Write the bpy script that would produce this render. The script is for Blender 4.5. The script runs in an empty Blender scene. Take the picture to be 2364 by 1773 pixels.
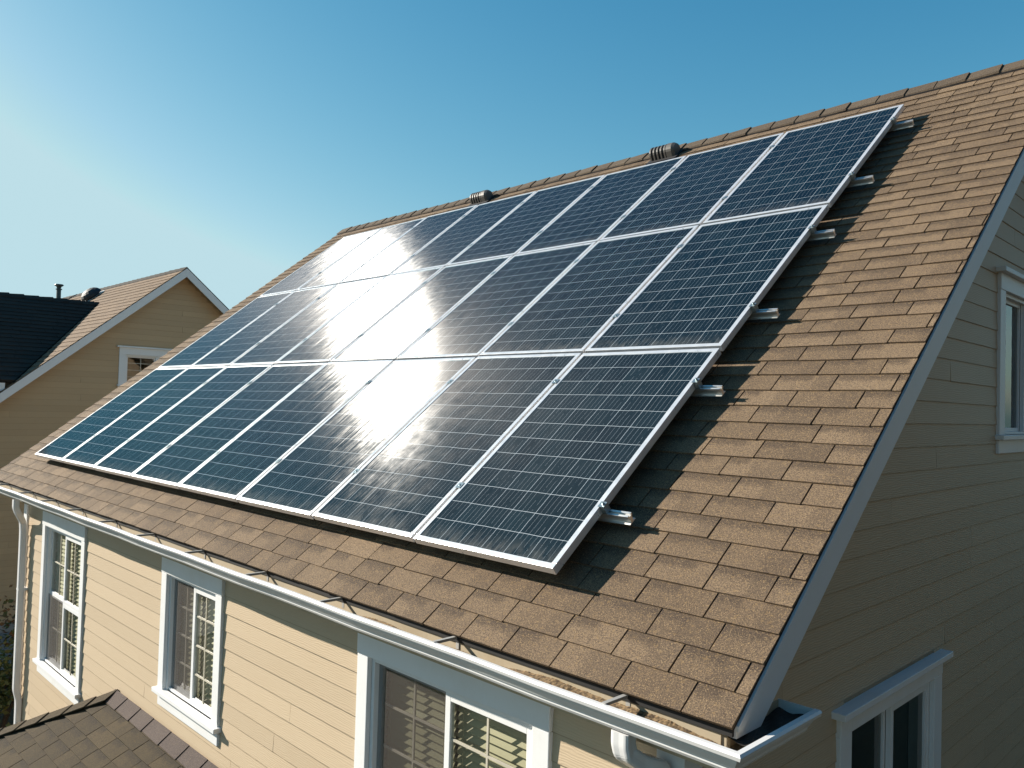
import bpy, math, random
from mathutils import Vector, Matrix
random.seed(7)
scene = bpy.context.scene
# ------------------------------------------------------------------ camera, sky, sun, exposure
ZO = 4.0                                   # ground is z = 0; the array corner sits 4 m above it
TH = 0.672266                              # roof pitch
CAM = Vector((2.3806, -2.6391, 0.7050 + ZO))
YAW, PIT, ROL = 0.7913, 0.0285, 0.0280
SUN = Vector((-0.79, -0.385, 0.425)).normalized()
fw = Vector((-math.sin(YAW)*math.cos(PIT), math.cos(YAW)*math.cos(PIT), math.sin(PIT)))
r0 = Vector((math.cos(YAW), math.sin(YAW), 0)); u0 = r0.cross(fw)
rt = math.cos(ROL)*r0 + math.sin(ROL)*u0; up = -math.sin(ROL)*r0 + math.cos(ROL)*u0
cd = bpy.data.cameras.new('camera'); cam = bpy.data.objects.new('camera', cd)
scene.collection.objects.link(cam); scene.camera = cam
cd.sensor_width = 36.0; cd.sensor_fit = 'HORIZONTAL'; cd.lens = 28.215; cd.clip_end = 2000; cd.clip_start = .05
m = Matrix((rt, up, -fw)).transposed().to_4x4(); m.translation = CAM; cam.matrix_world = m

world = bpy.data.worlds.new("World"); scene.world = world; world.use_nodes = True
wt = world.node_tree; bg = wt.nodes['Background']
sky = wt.nodes.new('ShaderNodeTexSky'); sky.sky_type = 'NISHITA'; sky.sun_disc = False
sky.sun_elevation = math.asin(SUN.z); sky.sun_rotation = math.atan2(SUN.x, SUN.y)
sky.altitude = 0; sky.air_density = 1.0; sky.dust_density = 1.6; sky.ozone_density = 2.0
tint = wt.nodes.new('ShaderNodeMix'); tint.data_type = 'RGBA'; tint.blend_type = 'MULTIPLY'; tint.inputs[0].default_value = 1
tint.inputs[7].default_value = (.86, 1.20, 1.26, 1)                 # the photograph's teal white balance
wt.links.new(sky.outputs[0], tint.inputs[6])
# film-like response of the sky, with the pale hazy air that sits low over the horizon (by world elevation)
K = .054*2**.9; sep = wt.nodes.new('ShaderNodeSeparateColor'); com = wt.nodes.new('ShaderNodeCombineColor'); wt.links.new(tint.outputs[2], sep.inputs[0])
def wm(op, a, b):
    nd = wt.nodes.new('ShaderNodeMath'); nd.operation = op
    for k, x in enumerate((a, b)):
        if isinstance(x, (int, float)): nd.inputs[k].default_value = x
        else: wt.links.new(x, nd.inputs[k])
    return nd.outputs[0]
dirn = wt.nodes.new('ShaderNodeTexCoord'); dz = wt.nodes.new('ShaderNodeSeparateXYZ'); wt.links.new(dirn.outputs['Generated'], dz.inputs[0])
elev = wm('MINIMUM', wm('MAXIMUM', dz.outputs[2], 0.0), .85)
for ch, (a_, b_, c_, mxv) in enumerate(((.98, 1.20, -2.15, .51), (.22, .74, -.88, .73), (.02, .60, -.40, .80))):
    x = wm('POWER', wm('MULTIPLY', sep.outputs[ch], K), b_); x = wm('MULTIPLY', x, wm('EXPONENT', wm('MULTIPLY', elev, c_), 0.0))
    x = wm('MINIMUM', wm('MULTIPLY', x, math.exp(a_)), mxv); wt.links.new(wm('MULTIPLY', x, 1/K), com.inputs[ch])
wt.links.new(com.outputs[0], bg.inputs[0]); bg.inputs[1].default_value = 0.05
sd = bpy.data.lights.new('sun', 'SUN'); sd.energy = 5.0; sd.angle = math.radians(.5); sd.color = (1, .93, .82)
sun = bpy.data.objects.new('sun', sd); scene.collection.objects.link(sun)
sun.rotation_euler = (-SUN).to_track_quat('-Z', 'Y').to_euler(); sun.location = (-8, -5, 14)
scene.view_settings.view_transform = 'Standard'; scene.view_settings.look = 'None'
scene.view_settings.gamma = 1; scene.view_settings.exposure = 1.02
scene.render.engine = 'CYCLES'

# ------------------------------------------------------------------ mesh helpers
COL = scene.collection
EU = Vector((1, 0, 0)); EV = Vector((0, math.cos(TH), math.sin(TH))); EN = Vector((0, -math.sin(TH), math.cos(TH)))
H0 = 0.13; PW = 1.02; PH = 1.7383
VE, VR, XR, XL = -0.378, 5.908, 0.9985, -9.2
def RP(u, v, n=0.0):                       # point in roof coordinates (origin: near lower corner of the array)
    return EU*u + EV*v + EN*n

class MB:
    def __init__(s): s.v = []; s.f = []; s.uv = []; s.col = []; s.mi = []
    def face(s, pts, uv=None, col=(.5, .5, .5, 1), mi=0):
        b = len(s.v); s.v += [Vector(p) for p in pts]; s.f.append(list(range(b, b+len(pts))))
        s.uv.append(uv or [(0, 0)]*len(pts)); s.col.append(col); s.mi.append(mi)
    def hexa(s, a, b, mi=0, col=(.5, .5, .5, 1), uvs=None):  # a: bottom quad, b: top quad, same winding (ccw seen from top)
        base = len(s.v); s.v += [Vector(p) for p in a] + [Vector(p) for p in b]
        for q in ((3, 2, 1, 0), (4, 5, 6, 7), (0, 1, 5, 4), (1, 2, 6, 5), (2, 3, 7, 6), (3, 0, 4, 7)):
            s.f.append([base+i for i in q]); s.uv.append([(0, 0)]*4 if uvs is None else [uvs[i % 4] for i in q])
            s.col.append(col); s.mi.append(mi)
    def box(s, x0, x1, y0, y1, z0, z1, mi=0, col=(.5, .5, .5, 1), T=None):
        P = [(x0, y0), (x1, y0), (x1, y1), (x0, y1)]
        a = [Vector((x, y, z0)) for x, y in P]; b = [Vector((x, y, z1)) for x, y in P]
        if T: a = [T(p) for p in a]; b = [T(p) for p in b]
        s.hexa(a, b, mi, col)
    def prism(s, poly, d, mi=0):           # closed polygon extruded along vector d
        d = Vector(d); n = len(poly); base = len(s.v)
        s.v += [Vector(p) for p in poly] + [Vector(p)+d for p in poly]
        fs = [list(range(n))[::-1], list(range(n, 2*n))] + [[i, (i+1) % n, n+(i+1) % n, n+i] for i in range(n)]
        for f in fs:
            s.f.append([base+i for i in f]); s.uv.append([(0, 0)]*len(f)); s.col.append((.5, .5, .5, 1)); s.mi.append(mi)
    def loft(s, rings, caps=True, mi=0, closed=True):
        base = len(s.v); n = len(rings[0])
        for r in rings: s.v += [Vector(p) for p in r]
        fs = []
        for k in range(len(rings)-1):
            for i in range(n if closed else n-1):
                j = (i+1) % n
                fs.append([base+k*n+i, base+k*n+j, base+(k+1)*n+j, base+(k+1)*n+i])
        if caps and closed:
            fs.append([base+i for i in range(n)][::-1]); fs.append([base+(len(rings)-1)*n+i for i in range(n)])
        for f in fs:
            s.f.append(f); s.uv.append([(0, 0)]*len(f)); s.col.append((.5, .5, .5, 1)); s.mi.append(mi)
    def tube(s, pts, r, n=10, mi=0, prof=None):
        rings = []
        for i, p in enumerate(pts):
            p = Vector(p); d = (Vector(pts[min(i+1, len(pts)-1)]) - Vector(pts[max(i-1, 0)])).normalized()
            a = d.orthogonal() if abs(d.z) > .99 else d.cross(Vector((0, 0, 1)))
            a.normalize(); b = d.cross(a)
            rr = r[i] if isinstance(r, (list, tuple)) else r
            rings.append([p + a*math.cos(2*math.pi*k/n)*rr + b*math.sin(2*math.pi*k/n)*rr for k in range(n)])
        s.loft(rings, mi=mi)

def build(name, mb, mats, parent=None, bevel=0, smooth=False, recalc=True, local=False):
    me = bpy.data.meshes.new(name)
    off = Vector((0, 0, 0 if local else ZO))
    if parent and not local: off = off - parent_world(parent)
    me.from_pydata([tuple(v+off) for v in mb.v], [], mb.f)
    if not isinstance(mats, (list, tuple)): mats = [mats]
    for mt in mats: me.materials.append(mt)
    me.uv_layers.new(name='UVMap'); me.color_attributes.new('tone', 'FLOAT_COLOR', 'CORNER')
    uvl = me.uv_layers['UVMap']; ca = me.color_attributes['tone']
    k = 0; uvd = []; cdv = []
    for f, uv, c in zip(mb.f, mb.uv, mb.col):
        for t in uv: uvd += [t[0], t[1]]; cdv += list(c)
    uvl.data.foreach_set('uv', uvd); ca.data.foreach_set('color', cdv)
    me.polygons.foreach_set('material_index', mb.mi)
    if smooth: me.polygons.foreach_set('use_smooth', [True]*len(mb.f))
    me.update()
    if recalc:
        import bmesh
        bm = bmesh.new(); bm.from_mesh(me); bmesh.ops.recalc_face_normals(bm, faces=bm.faces); bm.to_mesh(me); bm.free()
    o = bpy.data.objects.new(name, me); COL.objects.link(o)
    if parent: o.parent = parent
    if bevel:
        b = o.modifiers.new('bevel', 'BEVEL'); b.width = bevel; b.segments = 2; b.limit_method = 'ANGLE'; b.angle_limit = math.radians(50)
    return o
def parent_world(o):
    p = Vector(o.location)
    while o.parent: o = o.parent; p = p + Vector(o.location)
    return p
def tag(o, label=None, cat=None, group=None, kind=None):
    if label: o['label'] = label
    if cat: o['category'] = cat
    if group: o['group'] = group
    if kind: o['kind'] = kind
    return o
def thing(name, label, cat, loc, group=None):
    o = bpy.data.objects.new(name, None); COL.objects.link(o); o.empty_display_size = .2
    o.location = (loc[0], loc[1], loc[2]); return tag(o, label, cat, group)

# ------------------------------------------------------------------ materials
def nt(name):
    m = bpy.data.materials.new(name); m.use_nodes = True; t = m.node_tree
    return m, t, t.nodes['Principled BSDF']
def N(t, typ, **k):
    n = t.nodes.new(typ)
    for a, v in k.items(): setattr(n, a, v)
    return n
def L(t, a, b): t.links.new(a, b)
def val(t, op, a, b=None, c=None):
    n = N(t, 'ShaderNodeMath', operation=op)
    for i, x in enumerate((a, b, c)):
        if x is None: continue
        if isinstance(x, (int, float)): n.inputs[i].default_value = x
        else: L(t, x, n.inputs[i])
    return n.outputs[0]
def mixc(t, fac, a, b, mode='MIX'):
    n = N(t, 'ShaderNodeMix', data_type='RGBA', blend_type=mode)
    for s, x in ((n.inputs[0], fac), (n.inputs[6], a), (n.inputs[7], b)):
        if isinstance(x, (int, float)): s.default_value = x
        elif isinstance(x, tuple): s.default_value = x if len(x) == 4 else (*x, 1)
        else: L(t, x, s)
    return n.outputs[2]
def noise(t, vec, scale, detail=3, rough=.55):
    n = N(t, 'ShaderNodeTexNoise'); n.inputs['Scale'].default_value = scale; n.inputs['Detail'].default_value = detail
    n.inputs['Roughness'].default_value = rough
    if vec is not None: L(t, vec, n.inputs['Vector'])
    return n.outputs[0]
def ramp(t, x, lo, hi, a=0., b=1.):
    n = N(t, 'ShaderNodeMapRange'); n.inputs[1].default_value = lo; n.inputs[2].default_value = hi
    n.inputs[3].default_value = a; n.inputs[4].default_value = b; L(t, x, n.inputs[0]); return n.outputs[0]
def bump(t, b, h, strength, dist):
    n = N(t, 'ShaderNodeBump'); n.inputs['Strength'].default_value = strength; n.inputs['Distance'].default_value = dist
    L(t, h, n.inputs['Height']); L(t, n.outputs[0], b.inputs['Normal']); return n
def objco(t): return N(t, 'ShaderNodeTexCoord').outputs['Object']
def mapped(t, vec, sc):
    n = N(t, 'ShaderNodeMapping'); n.inputs['Scale'].default_value = sc; L(t, vec, n.inputs[0]); return n.outputs[0]

def mat_shingle(name, c0, c1, dark):
    m, t, b = nt(name); co = objco(t)
    at = N(t, 'ShaderNodeVertexColor', layer_name='tone'); sp = N(t, 'ShaderNodeSeparateColor'); L(t, at.outputs[0], sp.inputs[0])
    uv = N(t, 'ShaderNodeUVMap', uv_map='UVMap'); s2 = N(t, 'ShaderNodeSeparateXYZ'); L(t, uv.outputs[0], s2.inputs[0])
    base = mixc(t, sp.outputs[0], c0, c1)
    big = noise(t, co, .8, 3); base = mixc(t, ramp(t, big, .35, .65, 0, .30), base, (c0[0]*.80, c0[1]*.76, c0[2]*.80))
    run = noise(t, mapped(t, co, (2.6, .28, .28)), 1.4, 5, .6); base = mixc(t, ramp(t, run, .48, .72, 0, .42), base, (c0[0]*.62, c0[1]*.58, c0[2]*.58))   # old water streaks down the slope
    nz = noise(t, co, 26, 4, .7)
    # darker granule blend printed on the upper part of a tab, over part of its width
    ed = val(t, 'ADD', s2.outputs[1], val(t, 'MULTIPLY', val(t, 'SUBTRACT', nz, .5), .55))
    bv = ramp(t, ed, .52, .80); bu = ramp(t, val(t, 'SUBTRACT', sp.outputs[1], s2.outputs[0]), -.03, .05)
    band = val(t, 'MULTIPLY', bv, bu)
    base = mixc(t, val(t, 'MULTIPLY', band, .82), base, dark)
    half = ramp(t, val(t, 'SUBTRACT', s2.outputs[0], sp.outputs[2]), -.04, .04)
    base = mixc(t, val(t, 'MULTIPLY', half, .38), base, dark)
    # granules
    g1 = noise(t, co, 150, 3, .8); g2 = noise(t, co, 210, 3, .85); g3 = noise(t, co, 70, 2, .6)
    base = mixc(t, ramp(t, g1, .40, .60, 0, .80), base, mixc(t, .5, dark, (.04, .03, .025)))
    base = mixc(t, ramp(t, g2, .54, .68, 0, .75), base, (min(1, c1[0]*2.0), c1[1]*1.95, c1[2]*1.6))
    base = mixc(t, ramp(t, g3, .58, .72, 0, .30), base, (c1[0]*1.35, c1[1]*1.2, c1[2]*.75))
    L(t, base, b.inputs['Base Color']); b.inputs['Roughness'].default_value = .9; b.inputs['Specular IOR Level'].default_value = .25
    bump(t, b, val(t, 'ADD', g1, val(t, 'MULTIPLY', nz, .6)), .7, .004)
    return m
def mat_simple(name, c, rough=.6, metal=0, var=.12, scale=6, bmp=0, spec=.5, c2=None, bscale=60):
    m, t, b = nt(name); co = objco(t); n = noise(t, co, scale, 5, .6)
    k = ramp(t, n, .35, .68)
    L(t, mixc(t, k, tuple(x*(1-var) for x in c), c2 or tuple(min(1, x*(1+var)) for x in c)), b.inputs['Base Color'])
    b.inputs['Roughness'].default_value = rough; b.inputs['Metallic'].default_value = metal; b.inputs['Specular IOR Level'].default_value = spec
    if bmp: bump(t, b, noise(t, co, bscale, 4, .6), bmp, .003)
    return m
def mat_siding(name, c):
    m, t, b = nt(name)
    uv = N(t, 'ShaderNodeUVMap', uv_map='UVMap').outputs[0]
    at = N(t, 'ShaderNodeVertexColor', layer_name='tone'); sp = N(t, 'ShaderNodeSeparateColor'); L(t, at.outputs[0], sp.inputs[0])
    base = mixc(t, sp.outputs[0], tuple(x*.955 for x in c), tuple(min(1, x*1.045) for x in c))
    dirt = noise(t, mapped(t, uv, (.6, 1.6, 1)), 1.3, 5, .6)
    base = mixc(t, ramp(t, dirt, .45, .75, 0, .22), base, (c[0]*.82, c[1]*.78, c[2]*.72))
    g = noise(t, mapped(t, uv, (3, 60, 1)), 2.2, 5, .65)
    wv = N(t, 'ShaderNodeTexWave', wave_type='BANDS', bands_direction='Y'); wv.inputs['Scale'].default_value = 26
    wv.inputs['Distortion'].default_value = 9; wv.inputs['Detail'].default_value = 3; wv.inputs['Detail Scale'].default_value = .7
    L(t, mapped(t, uv, (.35, 1, 1)), wv.inputs['Vector'])
    base = mixc(t, ramp(t, g, .42, .7, 0, .13), base, (c[0]*.75, c[1]*.7, c[2]*.6))
    base = mixc(t, val(t, 'MULTIPLY', sp.outputs[2], .45), base, (.10, .06, .022))  # darkens the lap-line strip, shade painted into the board colour
    L(t, base, b.inputs['Base Color']); b.inputs['Roughness'].default_value = .55; b.inputs['Specular IOR Level'].default_value = .35
    bump(t, b, val(t, 'ADD', val(t, 'MULTIPLY', g, .6), val(t, 'MULTIPLY', wv.outputs[0], .5)), .35, .003)
    return m
def mat_white(name, c=(.80, .80, .79), rough=.45, dirt=.10, spec=.5):
    m, t, b = nt(name); co = objco(t)
    n1 = noise(t, co, 3.0, 6, .65); n2 = noise(t, mapped(t, co, (1, 1, .25)), 22, 4, .6)
    base = mixc(t, ramp(t, n1, .48, .75, 0, dirt*2), c, (c[0]*.80, c[1]*.74, c[2]*.64))
    base = mixc(t, ramp(t, n2, .60, .76, 0, dirt), base, (.45, .40, .33))
    L(t, base, b.inputs['Base Color']); b.inputs['Roughness'].default_value = rough; b.inputs['Specular IOR Level'].default_value = spec
    bump(t, b, n2, .12, .002); return m
def mat_alu(name, c, rough, metal):
    m, t, b = nt(name); co = objco(t)
    n = noise(t, mapped(t, co, (2, 2, 90)), 9, 4, .6); n2 = noise(t, co, 14, 4)
    L(t, mixc(t, ramp(t, n, .35, .7, 0, .5), c, tuple(x*.82 for x in c)), b.inputs['Base Color'])
    L(t, ramp(t, n2, .3, .7, rough*.8, rough*1.25), b.inputs['Roughness']); b.inputs['Metallic'].default_value = metal
    return m
def mat_panel():
    """Monocrystalline cells behind textured solar glass. UV is in metres (x across, y up the slope)."""
    m, t, b = nt('solar_cells'); W_, H_ = PW-.022-.056, PH-.022-.056
    uv = N(t, 'ShaderNodeUVMap', uv_map='UVMap').outputs[0]
    oi = N(t, 'ShaderNodeObjectInfo')
    off = N(t, 'ShaderNodeVectorMath', operation='ADD'); cmb = N(t, 'ShaderNodeCombineXYZ')
    L(t, val(t, 'MULTIPLY', oi.outputs['Random'], 37.0), cmb.inputs[2]); L(t, uv, off.inputs[0]); L(t, cmb.outputs[0], off.inputs[1])
    wob = N(t, 'ShaderNodeTexNoise'); wob.inputs['Scale'].default_value = 7; wob.inputs['Detail'].default_value = 1.5
    L(t, off.outputs[0], wob.inputs['Vector'])
    d = N(t, 'ShaderNodeVectorMath', operation='SUBTRACT'); L(t, wob.outputs['Color'], d.inputs[0]); d.inputs[1].default_value = (.5, .5, .5)
    d2 = N(t, 'ShaderNodeVectorMath', operation='SCALE'); L(t, d.outputs[0], d2.inputs[0]); d2.inputs['Scale'].default_value = .009
    w = N(t, 'ShaderNodeVectorMath', operation='ADD'); L(t, uv, w.inputs[0]); L(t, d2.outputs[0], w.inputs[1])
    s = N(t, 'ShaderNodeSeparateXYZ'); L(t, w.outputs[0], s.inputs[0]); X, Y = s.outputs[0], s.outputs[1]
    def lines(x, pitch, width, phase=0):
        p = val(t, 'PINGPONG', val(t, 'ADD', x, phase), pitch/2)
        return val(t, 'LESS_THAN', p, width/2)
    cw, ch = W_/6, H_/12
    colg = lines(X, cw, .0025); rowg = lines(Y, ch, .0028)
    bus = lines(X, cw/5, .0013)
    dash = val(t, 'GREATER_THAN', noise(t, mapped(t, off.outputs[0], (30, 3, 1)), 3.0, 3, .6), .40)
    bus = val(t, 'MULTIPLY', bus, dash)
    fing = lines(X, .0062, .0007)
    at = noise(t, mapped(t, off.outputs[0], (60, 2.5, 1)), 1.5, 3, .6)
    # cell colour, each cell a little different
    fx = val(t, 'FLOOR', val(t, 'DIVIDE', X, cw)); fy = val(t, 'FLOOR', val(t, 'DIVIDE', Y, ch))
    cc = N(t, 'ShaderNodeCombineXYZ'); L(t, fx, cc.inputs[0]); L(t, fy, cc.inputs[1]); L(t, val(t, 'MULTIPLY', oi.outputs['Random'], 91), cc.inputs[2])
    wn = N(t, 'ShaderNodeTexWhiteNoise'); L(t, cc.outputs[0], wn.inputs['Vector'])
    cell = mixc(t, wn.outputs['Value'], (.0020, .0072, .0112), (.0042, .0125, .0175))
    cell = mixc(t, ramp(t, at, .45, .75, 0, .25), cell, (.014, .032, .044))
    cell = mixc(t, val(t, 'MULTIPLY', fing, .06), cell, (.16, .20, .24))
    cell = mixc(t, val(t, 'MULTIPLY', bus, .55), cell, (.34, .38, .42))
    cell = mixc(t, val(t, 'MULTIPLY', colg, .75), cell, (.42, .47, .52))
    cell = mixc(t, val(t, 'MULTIPLY', rowg, .75), cell, (.48, .53, .57))
    dust = noise(t, off.outputs[0], 300, 2, .7)
    cell = mixc(t, ramp(t, dust, .72, .82, 0, .2), cell, (.3, .32, .33))
    low = val(t, 'MULTIPLY', ramp(t, s.outputs[1], .0, .11, 1, 0), ramp(t, noise(t, mapped(t, off.outputs[0], (9, 4, 1)), 2.5, 5, .65), .38, .62))
    cell = mixc(t, val(t, 'MULTIPLY', low, .30), cell, (.22, .21, .19))      # dust settled along the lower frame
    L(t, cell, b.inputs['Base Color']); b.inputs['Roughness'].default_value = .6; b.inputs['Specular IOR Level'].default_value = 0
    ar = N(t, 'ShaderNodeBsdfAnisotropic'); ar.inputs['Roughness'].default_value = .06; ar.inputs['Color'].default_value = (.11, .36, .50, 1)   # blue anti-reflection coating
    fz = N(t, 'ShaderNodeFresnel'); fz.inputs[0].default_value = 1.34
    m0 = N(t, 'ShaderNodeMixShader'); L(t, fz.outputs[0], m0.inputs[0]); L(t, b.outputs[0], m0.inputs[1]); L(t, ar.outputs[0], m0.inputs[2])
    # added weak second lobe, its normal tilted down the slope to place the sun glare
    g = N(t, 'ShaderNodeBsdfAnisotropic'); g.distribution = 'BECKMANN'
    streak = noise(t, mapped(t, off.outputs[0], (70, 1.2, 1)), 1.6, 4, .65)
    soft = noise(t, off.outputs[0], 11, 4, .6)
    L(t, ramp(t, streak, .3, .7, .175, .225), g.inputs['Roughness'])
    tg = N(t, 'ShaderNodeTangent', direction_type='UV_MAP', uv_map='UVMap'); L(t, tg.outputs[0], g.inputs['Tangent']); g.inputs['Anisotropy'].default_value = .48; g.inputs['Rotation'].default_value = 0
    tv = N(t, 'ShaderNodeVectorTransform', vector_type='NORMAL', convert_from='OBJECT', convert_to='WORLD')
    tilt = N(t, 'ShaderNodeCombineXYZ')
    L(t, ramp(t, streak, .3, .7, -.010, .014), tilt.inputs[0]); L(t, ramp(t, soft, .3, .7, -.560, -.515), tilt.inputs[1]); tilt.inputs[2].default_value = .87
    L(t, tilt.outputs[0], tv.inputs[0]); nn = N(t, 'ShaderNodeVectorMath', operation='NORMALIZE'); L(t, tv.outputs[0], nn.inputs[0])
    L(t, nn.outputs[0], g.inputs['Normal'])
    L(t, mixc(t, ramp(t, streak, .35, .7), (.55, .57, .6), (1, .98, .95)), g.inputs['Color'])
    mx = N(t, 'ShaderNodeMixShader'); mx.inputs[0].default_value = .019
    L(t, m0.outputs[0], mx.inputs[1]); L(t, g.outputs[0], mx.inputs[2])
    h = N(t, 'ShaderNodeBsdfAnisotropic'); h.inputs['Roughness'].default_value = .255; h.inputs['Color'].default_value = (1, .95, .92, 1); L(t, nn.outputs[0], h.inputs['Normal'])
    m2 = N(t, 'ShaderNodeMixShader'); m2.inputs[0].default_value = .0022; L(t, mx.outputs[0], m2.inputs[1]); L(t, h.outputs[0], m2.inputs[2]); mx = m2
    L(t, mx.outputs[0], t.nodes['Material Output'].inputs['Surface'])
    return m
def mat_glass(name, tint=(.72, .75, .70)):
    m, t, b = nt(name); t.nodes.remove(b)
    tr = N(t, 'ShaderNodeBsdfTransparent'); tr.inputs[0].default_value = (*tint, 1)
    gl = N(t, 'ShaderNodeBsdfGlossy'); gl.inputs['Roughness'].default_value = .02
    fr = N(t, 'ShaderNodeFresnel'); ge = N(t, 'ShaderNodeNewGeometry'); L(t, ramp(t, ge.outputs['Backfacing'], 0, 1, 1.5, .667), fr.inputs[0])
    co = objco(t); bp = N(t, 'ShaderNodeBump'); bp.inputs['Strength'].default_value = .05; bp.inputs['Distance'].default_value = .02
    L(t, noise(t, co, 4, 2), bp.inputs['Height']); L(t, bp.outputs[0], gl.inputs['Normal'])
    mx = N(t, 'ShaderNodeMixShader'); L(t, ramp(t, fr.outputs[0], 0, 1, .05, 1), mx.inputs[0]); L(t, tr.outputs[0], mx.inputs[1]); L(t, gl.outputs[0], mx.inputs[2])
    L(t, mx.outputs[0], t.nodes['Material Output'].inputs['Surface']); return m
def mat_screen():
    m, t, b = nt('insect_screen'); b.inputs['Base Color'].default_value = (.045, .035, .028, 1); b.inputs['Roughness'].default_value = .8
    tr = N(t, 'ShaderNodeBsdfTransparent'); mx = N(t, 'ShaderNodeMixShader'); mx.inputs[0].default_value = .55
    L(t, tr.outputs[0], mx.inputs[1]); L(t, b.outputs[0], mx.inputs[2]); L(t, mx.outputs[0], t.nodes['Material Output'].inputs['Surface']); return m

M = dict(
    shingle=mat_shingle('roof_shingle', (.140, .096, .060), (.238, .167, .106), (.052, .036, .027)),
    cap=mat_shingle('ridge_shingle', (.085, .064, .045), (.125, .095, .066), (.045, .032, .025)),
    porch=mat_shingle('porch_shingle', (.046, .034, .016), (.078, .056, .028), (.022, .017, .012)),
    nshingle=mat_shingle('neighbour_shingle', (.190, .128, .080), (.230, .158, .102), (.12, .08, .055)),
    felt=mat_simple('dark_felt', (.014, .012, .011), .9), drip=mat_simple('drip_edge', (.018, .017, .017), .6),
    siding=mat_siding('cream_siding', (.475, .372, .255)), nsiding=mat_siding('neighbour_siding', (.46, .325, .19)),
    white=mat_white('white_trim_paint', (.70, .70, .70), dirt=.15), gutter=mat_white('gutter_enamel', (.66, .655, .65), .35, .06),
    rake=mat_white('rake_paint', (.66, .68, .70), .5, .10), nrake=mat_white('neighbour_rake_paint', (.70, .70, .70), .5, .05),
    gutin=mat_white('gutter_inside', (.40, .33, .23), .6, .45),
    frame=mat_alu('panel_frame', (.80, .79, .79), .32, .55), rail=mat_alu('rail_aluminium', (.72, .70, .67), .38, .85),
    clamp=mat_alu('clamp_steel', (.34, .40, .42), .35, .8), back=mat_simple('panel_back_sheet', (.05, .05, .05), .7),
    panel=mat_panel(), glass=mat_glass('window_glass'), dglass=mat_glass('dark_window_glass', (.45, .47, .44)), screen=mat_screen(),
    blind=mat_simple('blind_slat', (.54, .46, .30), .5, var=.06), blindcord=mat_simple('blind_cord', (.55, .48, .34), .7),
    room=mat_simple('room_plaster', (.30, .25, .18), .9), vent=mat_simple('vent_plastic', (.10, .09, .08), .45, var=.1),
    dark=mat_simple('vent_dark', (.015, .014, .016), .6), flash=mat_shingle('flashing_felt', (.085, .066, .060), (.105, .082, .074), (.06, .045, .042)),
    pipe=mat_simple('vent_pipe_paint', (.035, .055, .06), .5), found=mat_simple('foundation_concrete', (.26, .26, .25), .85, bmp=.5, scale=3),
    debris=mat_simple('gutter_debris', (.075, .045, .024), .95, var=.5, scale=70, bmp=.8, c2=(.30, .20, .10)),
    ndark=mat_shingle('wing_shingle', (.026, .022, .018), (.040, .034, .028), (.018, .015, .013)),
    muntin=mat_simple('muntin_paint', (.46, .42, .34), .5),
    hanger=mat_simple('hanger_steel', (.36, .35, .33), .5),
    shade_silt=mat_simple('gutter_shade_silt', (.022, .017, .012), .85, var=.5, scale=30, bmp=.6),  # dark debris colour, blackened to stand for shade in the gutter return
    vflash=mat_simple('vent_flashing', (.6, .6, .6), .4))

# ------------------------------------------------------------------ shingles
def clip(poly, region):
    out = poly; n = len(region)
    for i in range(n):
        a, b = region[i], region[(i+1) % n]; inp = out; out = []
        if not inp: return []
        f = lambda p: (b[0]-a[0])*(p[1]-a[1]) - (b[1]-a[1])*(p[0]-a[0])
        for j in range(len(inp)):
            p, q = inp[j], inp[(j+1) % len(inp)]; fp, fq = f(p), f(q)
            if fp >= 0: out.append(p)
            if (fp >= 0) != (fq >= 0):
                k = fp/(fp-fq); out.append((p[0]+(q[0]-p[0])*k, p[1]+(q[1]-p[1])*k))
    return out
def shingle_field(mb, O, eu, ev, en, region, E=.134, wid=.305, seed=1, thick=.0105, var=.04, slot=.008, mi=0):
    """tabs of a shingle slope as real overlapping slabs, clipped to a convex region (ccw) in (u, v)"""
    rnd = random.Random(seed)
    u0 = min(p[0] for p in region); u1 = max(p[0] for p in region); v0 = min(p[1] for p in region); v1 = max(p[1] for p in region)
    nr = int((v1-v0)/E)+1; off = 0
    for r in range(nr):
        vb = v0 + r*E; off = (off + wid*.5 + rnd.uniform(-.05, .05)) % wid; u = u1 + off
        pu = rnd.uniform(-.0025, .0025)
        while u > u0:
            w = wid + rnd.uniform(-var, var); a, b_ = u-w+slot/2, u-slot/2
            j = [rnd.uniform(-.003, .003) for _ in range(4)]
            lo = vb + pu
            vt = min(lo+E+.018, v1) if r < nr-1 else v1
            q = [(a+j[0]*.5, lo+j[1]), (b_+j[2]*.5, lo+j[3]), (b_, vt), (a, vt)]
            q = clip(q, region); u -= w
            if len(q) < 3: continue
            lift = thick + rnd.uniform(-.0015, .002)
            def hgt(v): return lift - (lift-.0008)*min(1, max(0, (v-vb)/E))
            top = [O + eu*p[0] + ev*p[1] + en*hgt(p[1]) for p in q]
            uv = [((p[0]-a)/w, (p[1]-vb)/E) for p in q]
            c = (rnd.random(), rnd.choice((.35, .5, .6, .7, 1.2, 1.2)) if rnd.random() < .85 else 0., rnd.choice((.4, .55, .65, 2, 2, 2)), 1)
            mb.face(top, uv, c, mi)
            n = len(q)
            for k in range(n):
                p, s = q[k], q[(k+1) % n]
                if p[1] > vb+E*.9 and s[1] > vb+E*.9: continue
                mb.face([O+eu*p[0]+ev*p[1]-en*.001, O+eu*s[0]+ev*s[1]-en*.001, top[(k+1) % n], top[k]], [(.5, .3)]*4, c, mi)
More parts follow.
